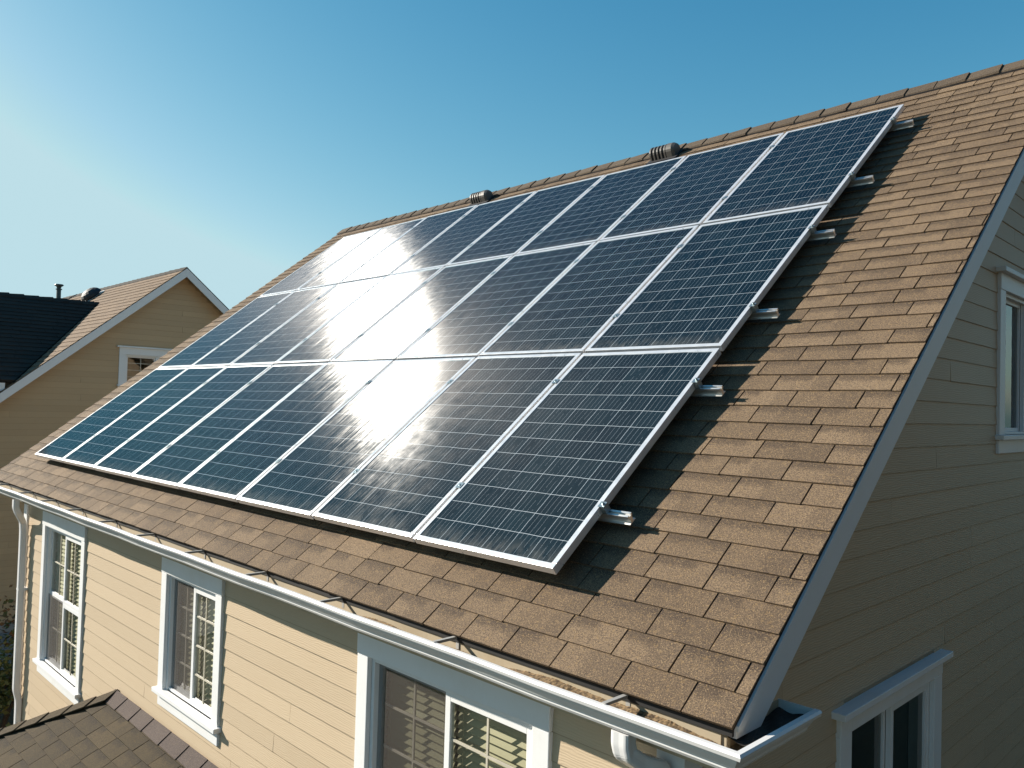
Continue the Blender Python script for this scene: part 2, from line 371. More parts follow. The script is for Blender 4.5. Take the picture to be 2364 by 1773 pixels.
def ridge_caps(mb, A, B, d1, d2, step=.25, width=.15, thick=.011, seed=3, mi=0):
    """bent cap shingles from A (first laid) to B; each overlaps the previous one; d1, d2 run down the two slopes"""
    rnd = random.Random(seed); A = Vector(A); B = Vector(B); ln = (B-A).length; dx = (B-A)/ln
    upv = -(d1+d2).normalized(); n1 = (upv - d1*upv.dot(d1)).normalized(); n2 = (upv - d2*upv.dot(d2)).normalized()
    x = 0
    while x < ln:
        s = step*rnd.uniform(.95, 1.05); e = min(ln, x+s+.05)
        c = (rnd.random(), 0., rnd.choice((.5, 2)), 1)
        def sec(t, h):
            P = A + dx*t; ws = width*rnd.uniform(.97, 1.03)
            return [P+d1*ws+n1*h, P+d1*.03+n1*(h+.003), P+upv*(h+.008), P+d2*.03+n2*(h+.003), P+d2*ws+n2*h]
        h0, h1 = .006, .006+thick+rnd.uniform(0, .007)
        a, b = sec(x, h0), sec(e, h1)
        for k in range(4): mb.face([a[k], a[k+1], b[k+1], b[k]], [(.1, .2), (.3, .2), (.3, .5), (.1, .5)], c, mi)
        lo = [p - upv*(thick+.012) for p in b]; la = [p - upv*.012 for p in a]
        for k in range(4): mb.face([b[k], b[k+1], lo[k+1], lo[k]], [(.5, .3)]*4, c, mi)
        for k in (0, 4): mb.face([a[k], b[k], lo[k], la[k]], [(.5, .3)]*4, c, mi)
        x += s

# ------------------------------------------------------------------ walls with real lap boards
def siding(mb, org, ax, out, s0, s1, z0, z1, expo, holes, top=None, seed=1, butt=.0085, mi=0):
    """boards along ax (unit vec) starting at org; out = outward normal; holes = (s0,s1,z0,z1); top(s) = height limit"""
    rnd = random.Random(seed); Zv = Vector((0, 0, 1)); z = z0; ax = Vector(ax); out = Vector(out); org = Vector(org)
    while z < z1 - .005:
        a = z; b = min(z+expo, z1); segs = [(s0, s1)]
        if top:                                            # trim board ends to the roof line
            n = 400; ok = [s0+(s1-s0)*i/n for i in range(n+1) if top(s0+(s1-s0)*i/n) > min(z+expo, z1)+.005]
            segs = [(ok[0], ok[-1])] if len(ok) > 1 else []
        for (h0, h1, g0, g1) in holes:
            if g0 < b-.002 and g1 > a+.002:
                ns = []
                for (p, q) in segs:
                    if h1 <= p or h0 >= q: ns.append((p, q)); continue
                    if h0 > p: ns.append((p, h0))
                    if h1 < q: ns.append((h1, q))
                segs = ns
        for (p, q) in segs:
            cuts = [p]; c = p + rnd.uniform(.35, 4.2)
            while c < q-.5: cuts.append(c); c += 3.66
            cuts.append(q)
            for i in range(len(cuts)-1):
                e0 = cuts[i] + (.0012 if i else 0); e1 = cuts[i+1] - (.0012 if i < len(cuts)-2 else 0)
                dz = rnd.uniform(-.0012, .0012); uo = rnd.uniform(0, 50); vo = rnd.uniform(0, 50); col = (rnd.random(), rnd.random(), 0, 1)
                A = org + ax*e0; B = org + ax*e1; bt = butt + rnd.uniform(-.0015, .0015)
                lo0, lo1 = A+Zv*(a+dz)+out*bt, B+Zv*(a+dz)+out*bt
                hi0, hi1 = A+Zv*(b+.004)+out*.002, B+Zv*(b+.004)+out*.002
                uv = [(uo, vo), (uo+e1-e0, vo), (uo+e1-e0, vo+b-a), (uo, vo+b-a)]
                kk = .0032/(b-a+.004); l0, l1 = lo0.lerp(hi0, kk), lo1.lerp(hi1, kk)      # painted dark lap line, standing for the shade under each board
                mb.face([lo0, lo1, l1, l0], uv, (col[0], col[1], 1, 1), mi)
                mb.face([l0, l1, hi1, hi0], uv, col, mi)
                mb.face([A+Zv*(a+dz), B+Zv*(a+dz), lo1, lo0], uv, col, mi)
                mb.face([A+Zv*(a+dz), lo0, hi0, A+Zv*(b+.004)], uv, col, mi); mb.face([B+Zv*(a+dz), B+Zv*(b+.004), hi1, lo1], uv, col, mi)
        z += expo
def wall_core(mb, org, ax, out, s0, s1, z0, top, holes, t=.12, mi=0):
    org = Vector(org); ax = Vector(ax); out = Vector(out); Zv = Vector((0, 0, 1))
    cuts = sorted({s0, s1, *[h[0] for h in holes], *[h[1] for h in holes]})
    apex = [c for c in getattr(top, 'knots', []) if s0 < c < s1]; cuts = sorted(set(cuts) | set(apex))
    for a, b in zip(cuts, cuts[1:]):
        hs = sorted([h for h in holes if h[0] <= a+1e-6 and h[1] >= b-1e-6], key=lambda h: h[2]); z = z0; spans = []
        for h in hs: spans.append((z, z, h[2], h[2])); z = h[3]
        spans.append((z, z, top(a), top(b)))
        for (l0, l1, h0, h1) in spans:
            if max(h0-l0, h1-l1) < .004: continue
            P = lambda s, zz, o: org + ax*s + Zv*zz + out*o
            mb.hexa([P(a, l0, -t), P(b, l1, -t), P(b, l1, 0), P(a, l0, 0)], [P(a, max(h0, l0+.001), -t), P(b, max(h1, l1+.001), -t), P(b, max(h1, l1+.001), 0), P(a, max(h0, l0+.001), 0)], mi)

# ------------------------------------------------------------------ windows
def make_window(house, org, ax, out, s0, s1, z0, z1, style, label, trim=.10, head=.11, cap=False, rec=.036, blinds=True, screen=True, dark=False, trimz=None, name_mat='white', cols=2, apron=.10):
    """s0..s1, z0..z1 = outer opening inside the casing; returns the casing with its sub-parts"""
    org = Vector(org); ax = Vector(ax); out = Vector(out); Zv = Vector((0, 0, 1))
    def T(p): return org + ax*p.x + out*(-p.y) + Zv*p.z         # local: x along, y into the house, z up
    def bx(mb, a, b, c, d, e, f): mb.box(a, b, c, d, e, f, T=T)
    wm = M[name_mat]
    tr = MB(); f = -.027
    bx(tr, s0-trim, s0, f, .06, z0, z1); bx(tr, s1, s1+trim, f, .06, z0, z1)
    bx(tr, s0-trim-.002, s1+trim+.002, f-.003, .06, z1, z1+head)
    w = build('window', tr, wm, house, bevel=.004)
    if label: w['label'] = label
    sl = MB(); bx(sl, s0-trim-.025, s1+trim+.025, f-.035, rec+.02, z0-.034, z0); bx(sl, s0-trim, s1+trim, f+.004, .05, z0-.034-apron, z0-.034)
    build('sill', sl, wm, w, bevel=.004)
    if cap:
        c = MB(); bx(c, s0-trim-.055, s1+trim+.055, f-.045, .03, z1+head, z1+head+.035); build('head_cap', c, wm, w, bevel=.004)
    # fixed frame lining the opening
    fr = MB(); q = .028
    bx(fr, s0, s0+q, .0, .11, z0, z1); bx(fr, s1-q, s1, .0, .11, z0, z1); bx(fr, s0+q, s1-q, .0, .11, z1-q, z1); bx(fr, s0+q, s1-q, .01, .11, z0, z0+q*.8)
    build('window_frame', fr, wm, w, bevel=.003)
    a0, a1, b0, b1 = s0+q, s1-q, z0+q*.8, z1-q
    mid = (a0+a1)/2; sh = .038
    n = 0
    halves = [(a0, mid), (mid, a1)] if cols == 2 else [(a0, a1)]
    for k, (h0, h1) in enumerate(halves):
        back = .030 if (k == 0 and cols == 2) else 0.0
        y0 = rec-.03+back; y1 = y0+.028
        panes = [(b0, b1)] if style != 'hung' else [(b0, (b0+b1)/2), ((b0+b1)/2, b1)]
        s = MB()
        for (c0, c1) in panes:
            ww = sh if not (k == 0 and cols == 2) else sh*.75
            bx(s, h0, h0+ww, y0, y1, c0, c1); bx(s, h1-ww*.9, h1, y0, y1, c0, c1)
            bx(s, h0+ww, h1-ww*.9, y0, y1, c1-ww, c1); bx(s, h0+ww, h1-ww*.9, y0, y1, c0, c0+ww)
        build('sash', s, wm, w, bevel=.002)
        mu = MB(); g = MB()
        for (c0, c1) in panes:
            mx_ = (h0+h1)/2; bx(mu, mx_-.006, mx_+.006, y0+.009, y0+.019, c0+.03, c1-.03)
            nh = {'slider': 3, 'hung': 1, 'tall': 3}[style]
            for i in range(1, nh+1):
                zz = c0 + (c1-c0)*i/(nh+1); bx(mu, h0+.03, mx_-.006, y0+.009, y0+.019, zz-.006, zz+.006); bx(mu, mx_+.006, h1-.03, y0+.009, y0+.019, zz-.006, zz+.006)
            g.face([T(Vector(p)) for p in ((h0+.02, y0+.014, c0+.02), (h1-.02, y0+.014, c0+.02), (h1-.02, y0+.014, c1-.02), (h0+.02, y0+.014, c1-.02))])
        if not dark: build('muntin', mu, M['muntin'], w)
        build('pane', g, M['dglass'] if dark else M['glass'], w, recalc=False)
        if screen and k == 0 and style != 'hung':
            sc = MB(); ys = y0-.012; sc.face([T(Vector(p)) for p in ((h0+.01, ys, b0), (h1-.01, ys, b0), (h1-.01, ys, b1), (h0+.01, ys, b1))]); build('insect_screen', sc, M['screen'], w)
        if screen and k == 0 and style == 'hung':
            sc = MB(); ys = y0-.012; zt = (b0+b1)/2; sc.face([T(Vector(p)) for p in ((h0+.01, ys, b0), (h1-.01, ys, b0), (h1-.01, ys, zt), (h0+.01, ys, zt))]); build('insect_screen', sc, M['screen'], w)
    if blinds:
        bl = MB(); rnd = random.Random(int(abs(s0)*100)); y = rec+.052; zz = b1-.05
        for (h0, h1) in [(a0+.012, mid-.012), (mid+.012, a1-.012)]:
            zz = b1-.045
            bx(bl, h0, h1, y-.022, y+.022, b1-.045, b1-.005)
            while zz > b0+.02:
                tl = math.radians(60+rnd.uniform(-4, 4)); dy, dz = .024*math.cos(tl), .024*math.sin(tl); sag = rnd.uniform(-.002, .002)
                P = [Vector((h0, y-dy, zz-dz)), Vector((h1, y-dy, zz-dz+sag)), Vector((h1, y+dy, zz+dz+sag)), Vector((h0, y+dy, zz+dz))]
                bl.hexa([T(p) for p in P], [T(p+Vector((0, 0, .002))) for p in P]); zz -= .041
            for xx in (h0+.06, h1-.06): bx(bl, xx-.0015, xx+.0015, y-.026, y-.024, b0+.02, b1-.03)
        build('blind', bl, M['blind'], w)
    return w

# ------------------------------------------------------------------ THE HOUSE
XW, XWL, YW, YB = 0.72, -8.10, -0.06, 9.46
P_E = RP(0, VE, -H0); P_R = RP(0, VR, -H0); YR, ZR = P_R.y, P_R.z; tanp = math.tan(TH)
house = thing('house', 'cream clapboard house carrying the solar array on its brown shingle roof', 'house', (-3.7, 4.7, 0))
def roof_under(y):                         # underside of the deck
    return ZR - .06 - abs(y-YR)*tanp - .02
roof_under.knots = [YR]
SOF = -0.50
w1 = (-7.26, -6.06, -2.14, -.705); w2 = (-3.985, -3.12, -1.575, -.675); w3 = (-1.25, -.02, -1.60, -.665)
front_holes = [(a-.05, b+.05, c-.05, d+.05) for a, b, c, d in (w1, w2, w3)]
G = -ZO
fw_ = MB(); wall_core(fw_, (0, YW, 0), (1, 0, 0), (0, -1, 0), XWL+.12, XW-.12, G, lambda s: SOF+.25, [(a, b, c, d) for a, b, c, d in (w1, w2, w3)], mi=1)
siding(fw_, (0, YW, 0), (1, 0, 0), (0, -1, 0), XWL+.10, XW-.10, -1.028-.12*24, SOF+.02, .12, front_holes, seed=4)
tag(build('wall', fw_, [M['siding'], M['room']], house, recalc=False), 'sunlit front wall of cream lap siding')
upw = (4.04, 5.36, .60, 1.655); low = (1.40, 2.595, -1.95, -.845)
gh = [(a-.05, b+.05, c-.05, d+.05) for a, b, c, d in (upw, low)]
gw = MB(); wall_core(gw, (XW, 0, 0), (0, 1, 0), (1, 0, 0), YW, YB, G, roof_under, [upw, low], mi=1)
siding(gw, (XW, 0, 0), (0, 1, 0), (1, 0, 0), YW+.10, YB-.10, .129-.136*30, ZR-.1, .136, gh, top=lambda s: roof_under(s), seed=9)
tag(build('wall', gw, [M['siding'], M['room']], house, recalc=False), 'shaded gable wall of cream lap siding')
lw_ = MB(); wall_core(lw_, (XWL, 0, 0), (0, 1, 0), (-1, 0, 0), YW, YB, G, roof_under, [], mi=1)
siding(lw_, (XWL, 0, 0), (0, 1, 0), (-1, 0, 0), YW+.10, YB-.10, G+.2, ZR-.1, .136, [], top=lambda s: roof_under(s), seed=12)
wall_core(lw_, (0, YB, 0), (1, 0, 0), (0, 1, 0), XWL+.12, XW-.12, G, lambda s: SOF+.25, [], mi=0)
build('wall', lw_, [M['siding'], M['room']], house, recalc=False)
fl = MB(); fl.box(XWL+.125, XW-.125, YW+.125, YB-.125, -2.75, -2.65); fl.box(XWL+.125, XW-.125, 2.6, 2.7, -2.645, ZR-2.6); build('floor', fl, M['room'], house)
for xa, xb, xc, xd in ((XW-.10, XW+.024, XW+.001, XW+.024), (XWL-.024, XWL+.10, XWL-.024, XWL-.001)):
    cb = MB(); x_in = XW+.001 if xa > 0 else XWL-.001; xo = xb if xa > 0 else xa; xi = xa if xa > 0 else xb
    cb.prism([Vector(p+(G,)) for p in ((xi, YW-.024), (xo, YW-.024), (xo, YW+.10), (x_in, YW+.10), (x_in, YW-.001), (xi, YW-.001))], (0, 0, SOF-.001-G))
    build('corner_board', cb, M['white'], house, bevel=.003)

for (a, b, c, d), st, lab, kw in ((w1, 'hung', 'tall twin window with white grid, left end of the front wall', dict(blinds=True)),
                                   (w2, 'slider', 'narrow window with brown screened left half', dict(blinds=True)),
                                   (w3, 'slider', 'wide window with half-open cream blinds under the gutter', dict(blinds=True))):
    make_window(house, (0, YW, 0), (1, 0, 0), (0, -1, 0), a, b, c, d, st, lab, trim=.10, head=SOF-d-.003, **kw)
make_window(house, (XW, 0, 0), (0, 1, 0), (1, 0, 0), *upw, 'slider', 'dark upper gable window in shade', trim=.135, head=.12, cap=True, blinds=False, screen=False, dark=True)
make_window(house, (XW, 0, 0), (0, 1, 0), (1, 0, 0), *low, 'slider', 'dark lower gable window with projecting white head cap', trim=.135, head=.10, cap=True, blinds=False, screen=False, dark=True)

# roof: shingle tabs on a dark deck
rf = MB()
shingle_field(rf, RP(0, 0, -H0-.008), EU, EV, EN, [(XL-.004, VE), (XR+.006, VE), (XR+.006, VR), (XL-.004, VR)], seed=21)
def deck(mb, x0, x1, v0, v1, n0, n1, mi):
    P = lambda u, v, n: RP(u, v, -H0+n)
    mb.hexa([P(x0, v0, n0), P(x1, v0, n0), P(x1, v1, n0), P(x0, v1, n0)], [P(x0, v0, n1), P(x1, v0, n1), P(x1, v1, n1), P(x0, v1, n1)], mi)
deck(rf, XL, XR, VE+.006, VR, -.028, -.0095, 1)
EVB = Vector((0, -math.cos(TH), math.sin(TH))); ENB = Vector((0, math.sin(TH), math.cos(TH))); OB = P_R - EVB*(VR-VE)
shingle_field(rf, OB + ENB*-.008, -EU, EVB, ENB, [(-XR-.006, 0), (-XL+.004, 0), (-XL+.004, VR-VE), (-XR-.006, VR-VE)], seed=22, E=.268, wid=.61)
Q = lambda u, v, n: OB + EU*u + EVB*v + ENB*n
rf.hexa([Q(XL, 0, -.028), Q(XR, 0, -.028), Q(XR, VR-VE-.02, -.028), Q(XL, VR-VE-.02, -.028)], [Q(XL, 0, -.0095), Q(XR, 0, -.0095), Q(XR, VR-VE-.02, -.0095), Q(XL, VR-VE-.02, -.0095)], 1)
roof = build('roof', rf, [M['shingle'], M['felt']], house, recalc=False)
rc = MB(); ridge_caps(rc, (XL-.01, YR, ZR+.010), (XR+.012, YR, ZR+.010), -EV, -EVB, step=.25, width=.13, thick=.007, seed=5)
build('ridge_cap', rc, M['cap'], roof, recalc=False)
rv = MB()                                  # louvred vent strip lifting the caps off the slope
for ev_, en_ in ((EV, EN), (EVB, ENB)):
    P = lambda x, d, n: Vector((x, YR, ZR-.006)) - ev_*d + en_*n
    rv.hexa([P(XL+.02, .135, -.01), P(XR-.01, .135, -.01), P(XR-.01, .0, -.01), P(XL+.02, .0, -.01)], [P(XL+.02, .130, .013), P(XR-.01, .130, .013), P(XR-.01, .0, .013), P(XL+.02, .0, .013)])
build('ridge_vent', rv, M['dark'], roof)
def barrel_vent(u, v, ln=.31, r=.075):
    mb = MB(); c = RP(u, v, -H0); ax = EU; up_ = (EN*.8+Vector((0, 0, 1))*.45).normalized(); sd_ = up_.cross(ax).normalized()
    def arc(x, rr, lift=.055): return [c + ax*x + sd_*rr*1.05*math.cos(a) + up_*(lift+rr*max(0, math.sin(a)) if 0 < i < 12 else -.02) for i, a in enumerate([math.pi*(k-1)/10 for k in range(13)])]
    mb.loft([arc(-ln/2+.02, r*.86), arc(ln/2-.02, r*.86)], mi=1)
    k = 6; seg = ln*.80/k
    for i in range(k):
        x = -ln/2 + .0 + i*(seg+.004)
        mb.loft([arc(x, r*.88), arc(x+.004, r), arc(x+seg*.52, r), arc(x+seg*.56, r*.88)])
    mb.loft([arc(ln/2-.10, r*.9), arc(ln/2-.095, r*1.03), arc(ln/2-.03, r*1.0), arc(ln/2, r*.80)])
    P = lambda a, b, n: c + ax*a + EV*b + EN*n
    mb.hexa([P(-ln/2-.03, -.13, -.004), P(ln/2+.03, -.13, -.004), P(ln/2+.03, .13, -.004), P(-ln/2-.03, .13, -.004)],
            [P(-ln/2-.03, -.13, .014), P(ln/2+.03, -.13, .014), P(ln/2+.03, .13, .014), P(-ln/2-.03, .13, .014)], 1)
    return build('roof_vent', mb, [M['vent'], M['dark']], roof)
barrel_vent(-2.62, 5.71)['label'] = 'ribbed ridge vent nearer the camera'
barrel_vent(-5.55, 5.71)['label'] = 'ribbed ridge vent farther along the ridge'

# rake boards, fascia, soffits
def rake_poly(n0, n1, x, zc=-.385, yc=-.165):
    a = RP(x, VR, -H0+n0); pts = []
    # upper edge from eave to ridge, lower edge back, level cut at the tail
    def yz(v, n): p = RP(x, v, -H0+n); return p
    up_e = yz(VE+.03, n0); up_r = yz(VR, n0); lo_r = yz(VR-(n0-n1)*math.tan(TH)*-1, n1)
    yr = YR; z_at = lambda n, y: (P_R.z + (y-P_R.y)*tanp + n/math.cos(TH))
    lo_tail_y = P_R.y + (zc - P_R.z - n1/math.cos(TH))/tanp
    return [Vector((x, up_e.y, up_e.z)), Vector((x, up_e.y, zc)), Vector((x, lo_tail_y, zc)), Vector((x, yr, z_at(n1, yr))), Vector((x, yr, z_at(n0, yr)))]
def mirror(poly): return [Vector((p.x, 2*YR-p.y, p.z)) for p in poly][::-1]
for xx, dirn, lab in ((XR-.022, 1, 'right rake board, grey-white in shade'), (XL+.0, 1, None)):
    rb = MB(); p = rake_poly(-.030, -.168, xx); rb.prism(p, (.022, 0, 0)); rb.prism(mirror(p), (.022, 0, 0))
    x2 = xx+.022 if lab else xx-.010
    p = rake_poly(-.030, -.062, x2+.0002, zc=-.36); rb.prism(p, (.009, 0, 0)); rb.prism(mirror(p), (.009, 0, 0))
    o = build('rake_board', rb, M['rake'], house)
    if lab: o['label'] = lab
fa = MB(); fa.box(XL+.03, XR-.03, -.178, -.156, -.515, -.357); build('fascia', fa, M['gutin'], house, bevel=.003)
fa = MB(); fa.box(XL+.03, XR-.03, 2*YR+.156, 2*YR+.178, -.515, -.357); build('fascia', fa, M['gutin'], house, bevel=.003)
de = MB(); a_ = RP(0, VE+.008, -H0-.0285); de.box(XL+.005, XR-.005, a_.y, a_.y+.012, a_.z-.022, a_.z+.004); build('drip_edge', de, M['drip'], house)
so = MB(); so.box(XL+.035, XR-.035, -.155, YW+.03, SOF, SOF+.012); so.box(XL+.035, XR-.035, YB-.03, 2*YR+.155, SOF, SOF+.012)
for (x0, x1) in ((XW+.026, XR-.025), (XL+.024, XWL-.026)):
    for sgn in (0, 1):
        f = (lambda p: p) if not sgn else (lambda p: Vector((p.x, 2*YR-p.y, p.z)))
        a = [f(RP(x, v, -H0-.13)) for x, v in ((x0, .02), (x1, .02), (x1, VR-.13), (x0, VR-.13))]; b = [p+Vector((0, 0, .012)) for p in a]; so.hexa(a, b)
so.box(XW+.026, .938, -.154, .20, SOF-.02, -.36); so.box(XL+.035, XWL-.026, -.154, .20, SOF-.02, -.36)   # boxed eave returns
build('soffit', so, M['white'], house)

# gutter: K profile along the eave, mitred round the near corner
prof = [(y+(.014 if y > -.2 else 0.), z+.030) for y, z in
        [(-.192, -.392), (-.192, -.478), (-.288, -.478), (-.296, -.466), (-.296, -.456), (-.304, -.452), (-.318, -.428), (-.321, -.416), (-.321, -.408), (-.346, -.405), (-.350, -.392), (-.343, -.384), (-.323, -.384), (-.323, -.389),
        (-.335, -.392), (-.323, -.400), (-.300, -.448), (-.287, -.470), (-.197, -.470), (-.197, -.392)]]
XG0 = XL+.02
gt = MB(); d0 = -.178
def gring(kind):
    R = []
    for (y, z) in prof:
        o = -(y-d0)                                        # distance out from the fascia
        if kind == 'left': R.append(Vector((XG0, y, z)))
        elif kind == 'mitre': R.append(Vector((.942+o, y, z)))
        else: R.append(Vector((.942+o, .225, z)))
    return R
nseg = 24
rings = []
gl_, gmx = gring('left'), gring('mitre')
for k in range(nseg+1):
    f = k/nseg; sag = .003*math.sin(k*1.9)
    rings.append([a.lerp(b, f)+Vector((0, sag if 0 < k < nseg else 0, sag*.5 if 0 < k < nseg else 0)) for a, b in zip(gl_, gmx)])
k0 = len(gt.f); gt.loft(rings + [gring('end')], caps=False)
for q in range(k0, len(gt.f)):
    if (q-k0) % len(prof) >= 14: gt.mi[q] = 1
P = gring('end'); gt.prism([Vector((.944, .2252, -.358)), Vector((.944, .2252, -.448)), Vector((1.052, .2252, -.448)), Vector((1.084, .2252, -.382)), Vector((1.112, .2252, -.358))], (0, .004, 0))
P = [Vector((XG0-.004, y, z)) for y, z in prof[:12]]; gt.prism(P, (.004, 0, 0))
gutter = build('gutter', gt, [M['gutter'], M['gutin']], house)
for hx in (-8.35, -7.36, -6.55, -5.72, -4.84, -3.98, -3.09, -2.2, -1.35, -.41, .567):
    hb = MB(); hx += random.uniform(-.01, .01)
    hb.box(hx-.009, hx+.009, -.330, -.186, -.3525, -.3495); hb.box(hx-.010, hx+.010, -.1855, -.180, -.41, -.3497); hb.box(hx-.004, hx+.004, -.330, -.186, -.364, -.3527)
    build('hanger', hb, M['hanger'], gutter)
db = MB(); rnd = random.Random(11); nx, ny = 1400, 7; grid = []
for i in range(nx+1):
    x = -8.9 + (1.02+8.9)*i/nx; d = max(0., .62 + .30*math.sin(x*1.3+1.)+.22*math.sin(x*4.1)+.15*math.sin(x*11)) * (1 if x > -2.2 else .45)
    grid.append([Vector((x, -.184-.105*j/ny, -.4400 + (0.0 if j in (0, ny) and 0 else 1)*(d*.040*(1-.45*(j/ny)) + rnd.uniform(0, .002)*d + (.0022)*d*math.sin(x*23+j*.7)*math.sin(x*57-j*.4)))) for j in range(ny+1)])
for i in range(nx):
    for j in range(ny): db.face([grid[i][j], grid[i][j+1], grid[i+1][j+1], grid[i+1][j]])
for i in range(40):                        # dark silt filling the mitred return, blackened to stand for the shade there
    for j in range(8):
        y0, y1, x0, x1 = -.18+i*.01, -.17+i*.01, .952+j*.0135, .952+(j+1)*.0135; zz = lambda a, b: -.390+.006*math.sin(a*60+b*35)
        db.face([(x0, y0, zz(x0, y0)), (x1, y0, zz(x1, y0)), (x1, y1, zz(x1, y1)), (x0, y1, zz(x0, y1))], None, (.5, .5, .5, 1), 1)
tag(build('debris', db, [M['debris'], M['shade_silt']], gutter, recalc=False), 'brown leaf grit lying in the gutter', kind='stuff')

# downspouts: ribbed rectangular pipe
def downspout(path, label):
    mb = MB(); rings = []
    pts = [Vector(p) for p in path]
    fine = []
    for i in range(len(pts)-1):                             # subdivide and round the bends
        for k in range(8): fine.append(pts[i].lerp(pts[i+1], k/8))
    fine.append(pts[-1])
    for _ in range(3):
        fine = [fine[0]] + [(fine[i-1]+fine[i]*2+fine[i+1])/4 for i in range(1, len(fine)-1)] + [fine[-1]]
    X = Vector((1, 0, 0)); pa = None
    for i, p in enumerate(fine):
        d = (fine[min(i+1, len(fine)-1)]-fine[max(i-1, 0)]).normalized(); a = (X - d*X.dot(d)).normalized(); b = d.cross(a)
        ring = []
        for k in range(32):
            t = 2*math.pi*k/32; cx, sy = math.cos(t), math.sin(t)
            rx = .040*math.copysign(abs(cx)**.35, cx); ry = .031*math.copysign(abs(sy)**.35, sy); rib = 1 - .05*(k % 4 == 0)
            ring.append(p + a*rx*rib + b*ry*rib)
        rings.append(ring)
    mb.loft(rings); return build('downspout', mb, M['gutter'], house)
def straps(ds, x, y, zs):
    for z in zs:
        s = MB(); s.box(x-.044, x+.044, y-.035, y+.075, z-.012, z+.012); build('strap', s, M['gutter'], ds)
d = downspout([(.60, -.262, -.455), (.60, -.262, -.50), (.605, -.255, -.535), (.625, -.20, -.575), (.66, -.13, -.60), (.67, -.118, -.66), (.67, -.118, -.9), (.67, -.118, -2.2), (.67, -.118, -3.9)], None)
d['label'] = 'ribbed white elbow downspout under the near gutter corner'; straps(d, .67, -.118, (-1.6, -3.0))
d = downspout([(-7.80, -.245, -.474), (-7.80, -.245, -.56), (-7.82, -.22, -.62), (-7.93, -.14, -.74), (-7.94, -.13, -.86), (-7.94, -.13, -1.6), (-7.94, -.13, -2.50), (-7.94, -.13, -2.62), (-7.94, -.10, -2.74), (-7.94, -.10, -3.2), (-7.94, -.10, -3.95)], None)
d['label'] = 'slim white downspout at the far left corner'; straps(d, -7.94, -.125, (-1.5,))

# bay roof against the front wall, lower left
HX, HZ, SL = -4.96, -1.86, .517
nrm = Vector((0, -SL, 1)).normalized(); pv = Vector((0, 1, SL)).normalized()
Ld = 1.30                                                   # plan depth
O = Vector((HX, YW-.025, HZ)); run = Ld/pv.y
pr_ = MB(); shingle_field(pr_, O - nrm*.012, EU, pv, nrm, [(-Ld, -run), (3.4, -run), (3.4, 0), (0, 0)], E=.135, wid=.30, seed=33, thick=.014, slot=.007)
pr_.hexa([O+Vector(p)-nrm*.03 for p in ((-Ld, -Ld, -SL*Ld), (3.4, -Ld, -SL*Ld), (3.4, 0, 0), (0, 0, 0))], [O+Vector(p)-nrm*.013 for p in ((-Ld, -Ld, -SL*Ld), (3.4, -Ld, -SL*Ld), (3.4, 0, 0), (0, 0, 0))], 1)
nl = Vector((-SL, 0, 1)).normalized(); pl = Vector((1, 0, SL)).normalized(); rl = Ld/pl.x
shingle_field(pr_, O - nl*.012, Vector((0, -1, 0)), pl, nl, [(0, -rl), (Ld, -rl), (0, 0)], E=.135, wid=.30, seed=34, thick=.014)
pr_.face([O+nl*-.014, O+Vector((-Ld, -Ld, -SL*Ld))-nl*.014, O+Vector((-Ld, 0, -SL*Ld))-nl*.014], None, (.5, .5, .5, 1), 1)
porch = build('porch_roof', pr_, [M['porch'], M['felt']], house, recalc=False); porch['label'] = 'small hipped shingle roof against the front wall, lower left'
hc = MB(); hd = (Vector((-1, -1, -SL))).normalized()
ridge_caps(hc, O+hd*(Ld*1.5)+Vector((0,0,.012)), O+hd*.02+Vector((0,0,.012)), (-pv + Vector((.25, 0, 0))).normalized(), (-pl+Vector((0, .25, 0))).normalized(), step=.21, width=.105, thick=.020, seed=8)
build('hip_cap', hc, M['porch'], porch, recalc=False)
fs = MB(); x = HX-.03; rnd = random.Random(4)
while x < -1.7:
    w = rnd.uniform(.28, .36); c = (rnd.random(), 0, 2, 1)
    A = [O+Vector((x-HX, 0, 0))-pv*.105+nrm*.004, O+Vector((x+w-HX, 0, 0))-pv*.115+nrm*(.010), O+Vector((x+w-HX, .012, .0))+pv*.0+nrm*.034, O+Vector((x-HX, .012, 0))+nrm*.028]
    fs.face(A, [(0, 0), (1, 0), (1, .5), (0, .5)], c); fs.face([A[0], A[1], A[1]-nrm*.012, A[0]-nrm*.012], None, c); fs.face([A[1], A[2], A[2]-nrm*.02, A[1]-nrm*.012], None, c); x += w-.012
build('flashing', fs, M['flash'], porch, recalc=False)
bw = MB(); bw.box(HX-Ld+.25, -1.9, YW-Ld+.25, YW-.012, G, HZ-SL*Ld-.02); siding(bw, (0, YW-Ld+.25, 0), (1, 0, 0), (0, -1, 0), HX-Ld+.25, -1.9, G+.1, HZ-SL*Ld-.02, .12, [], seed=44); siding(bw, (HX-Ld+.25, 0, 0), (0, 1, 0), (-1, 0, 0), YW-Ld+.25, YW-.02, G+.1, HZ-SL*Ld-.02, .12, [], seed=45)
build('bay_wall', bw, M['siding'], house, recalc=False)

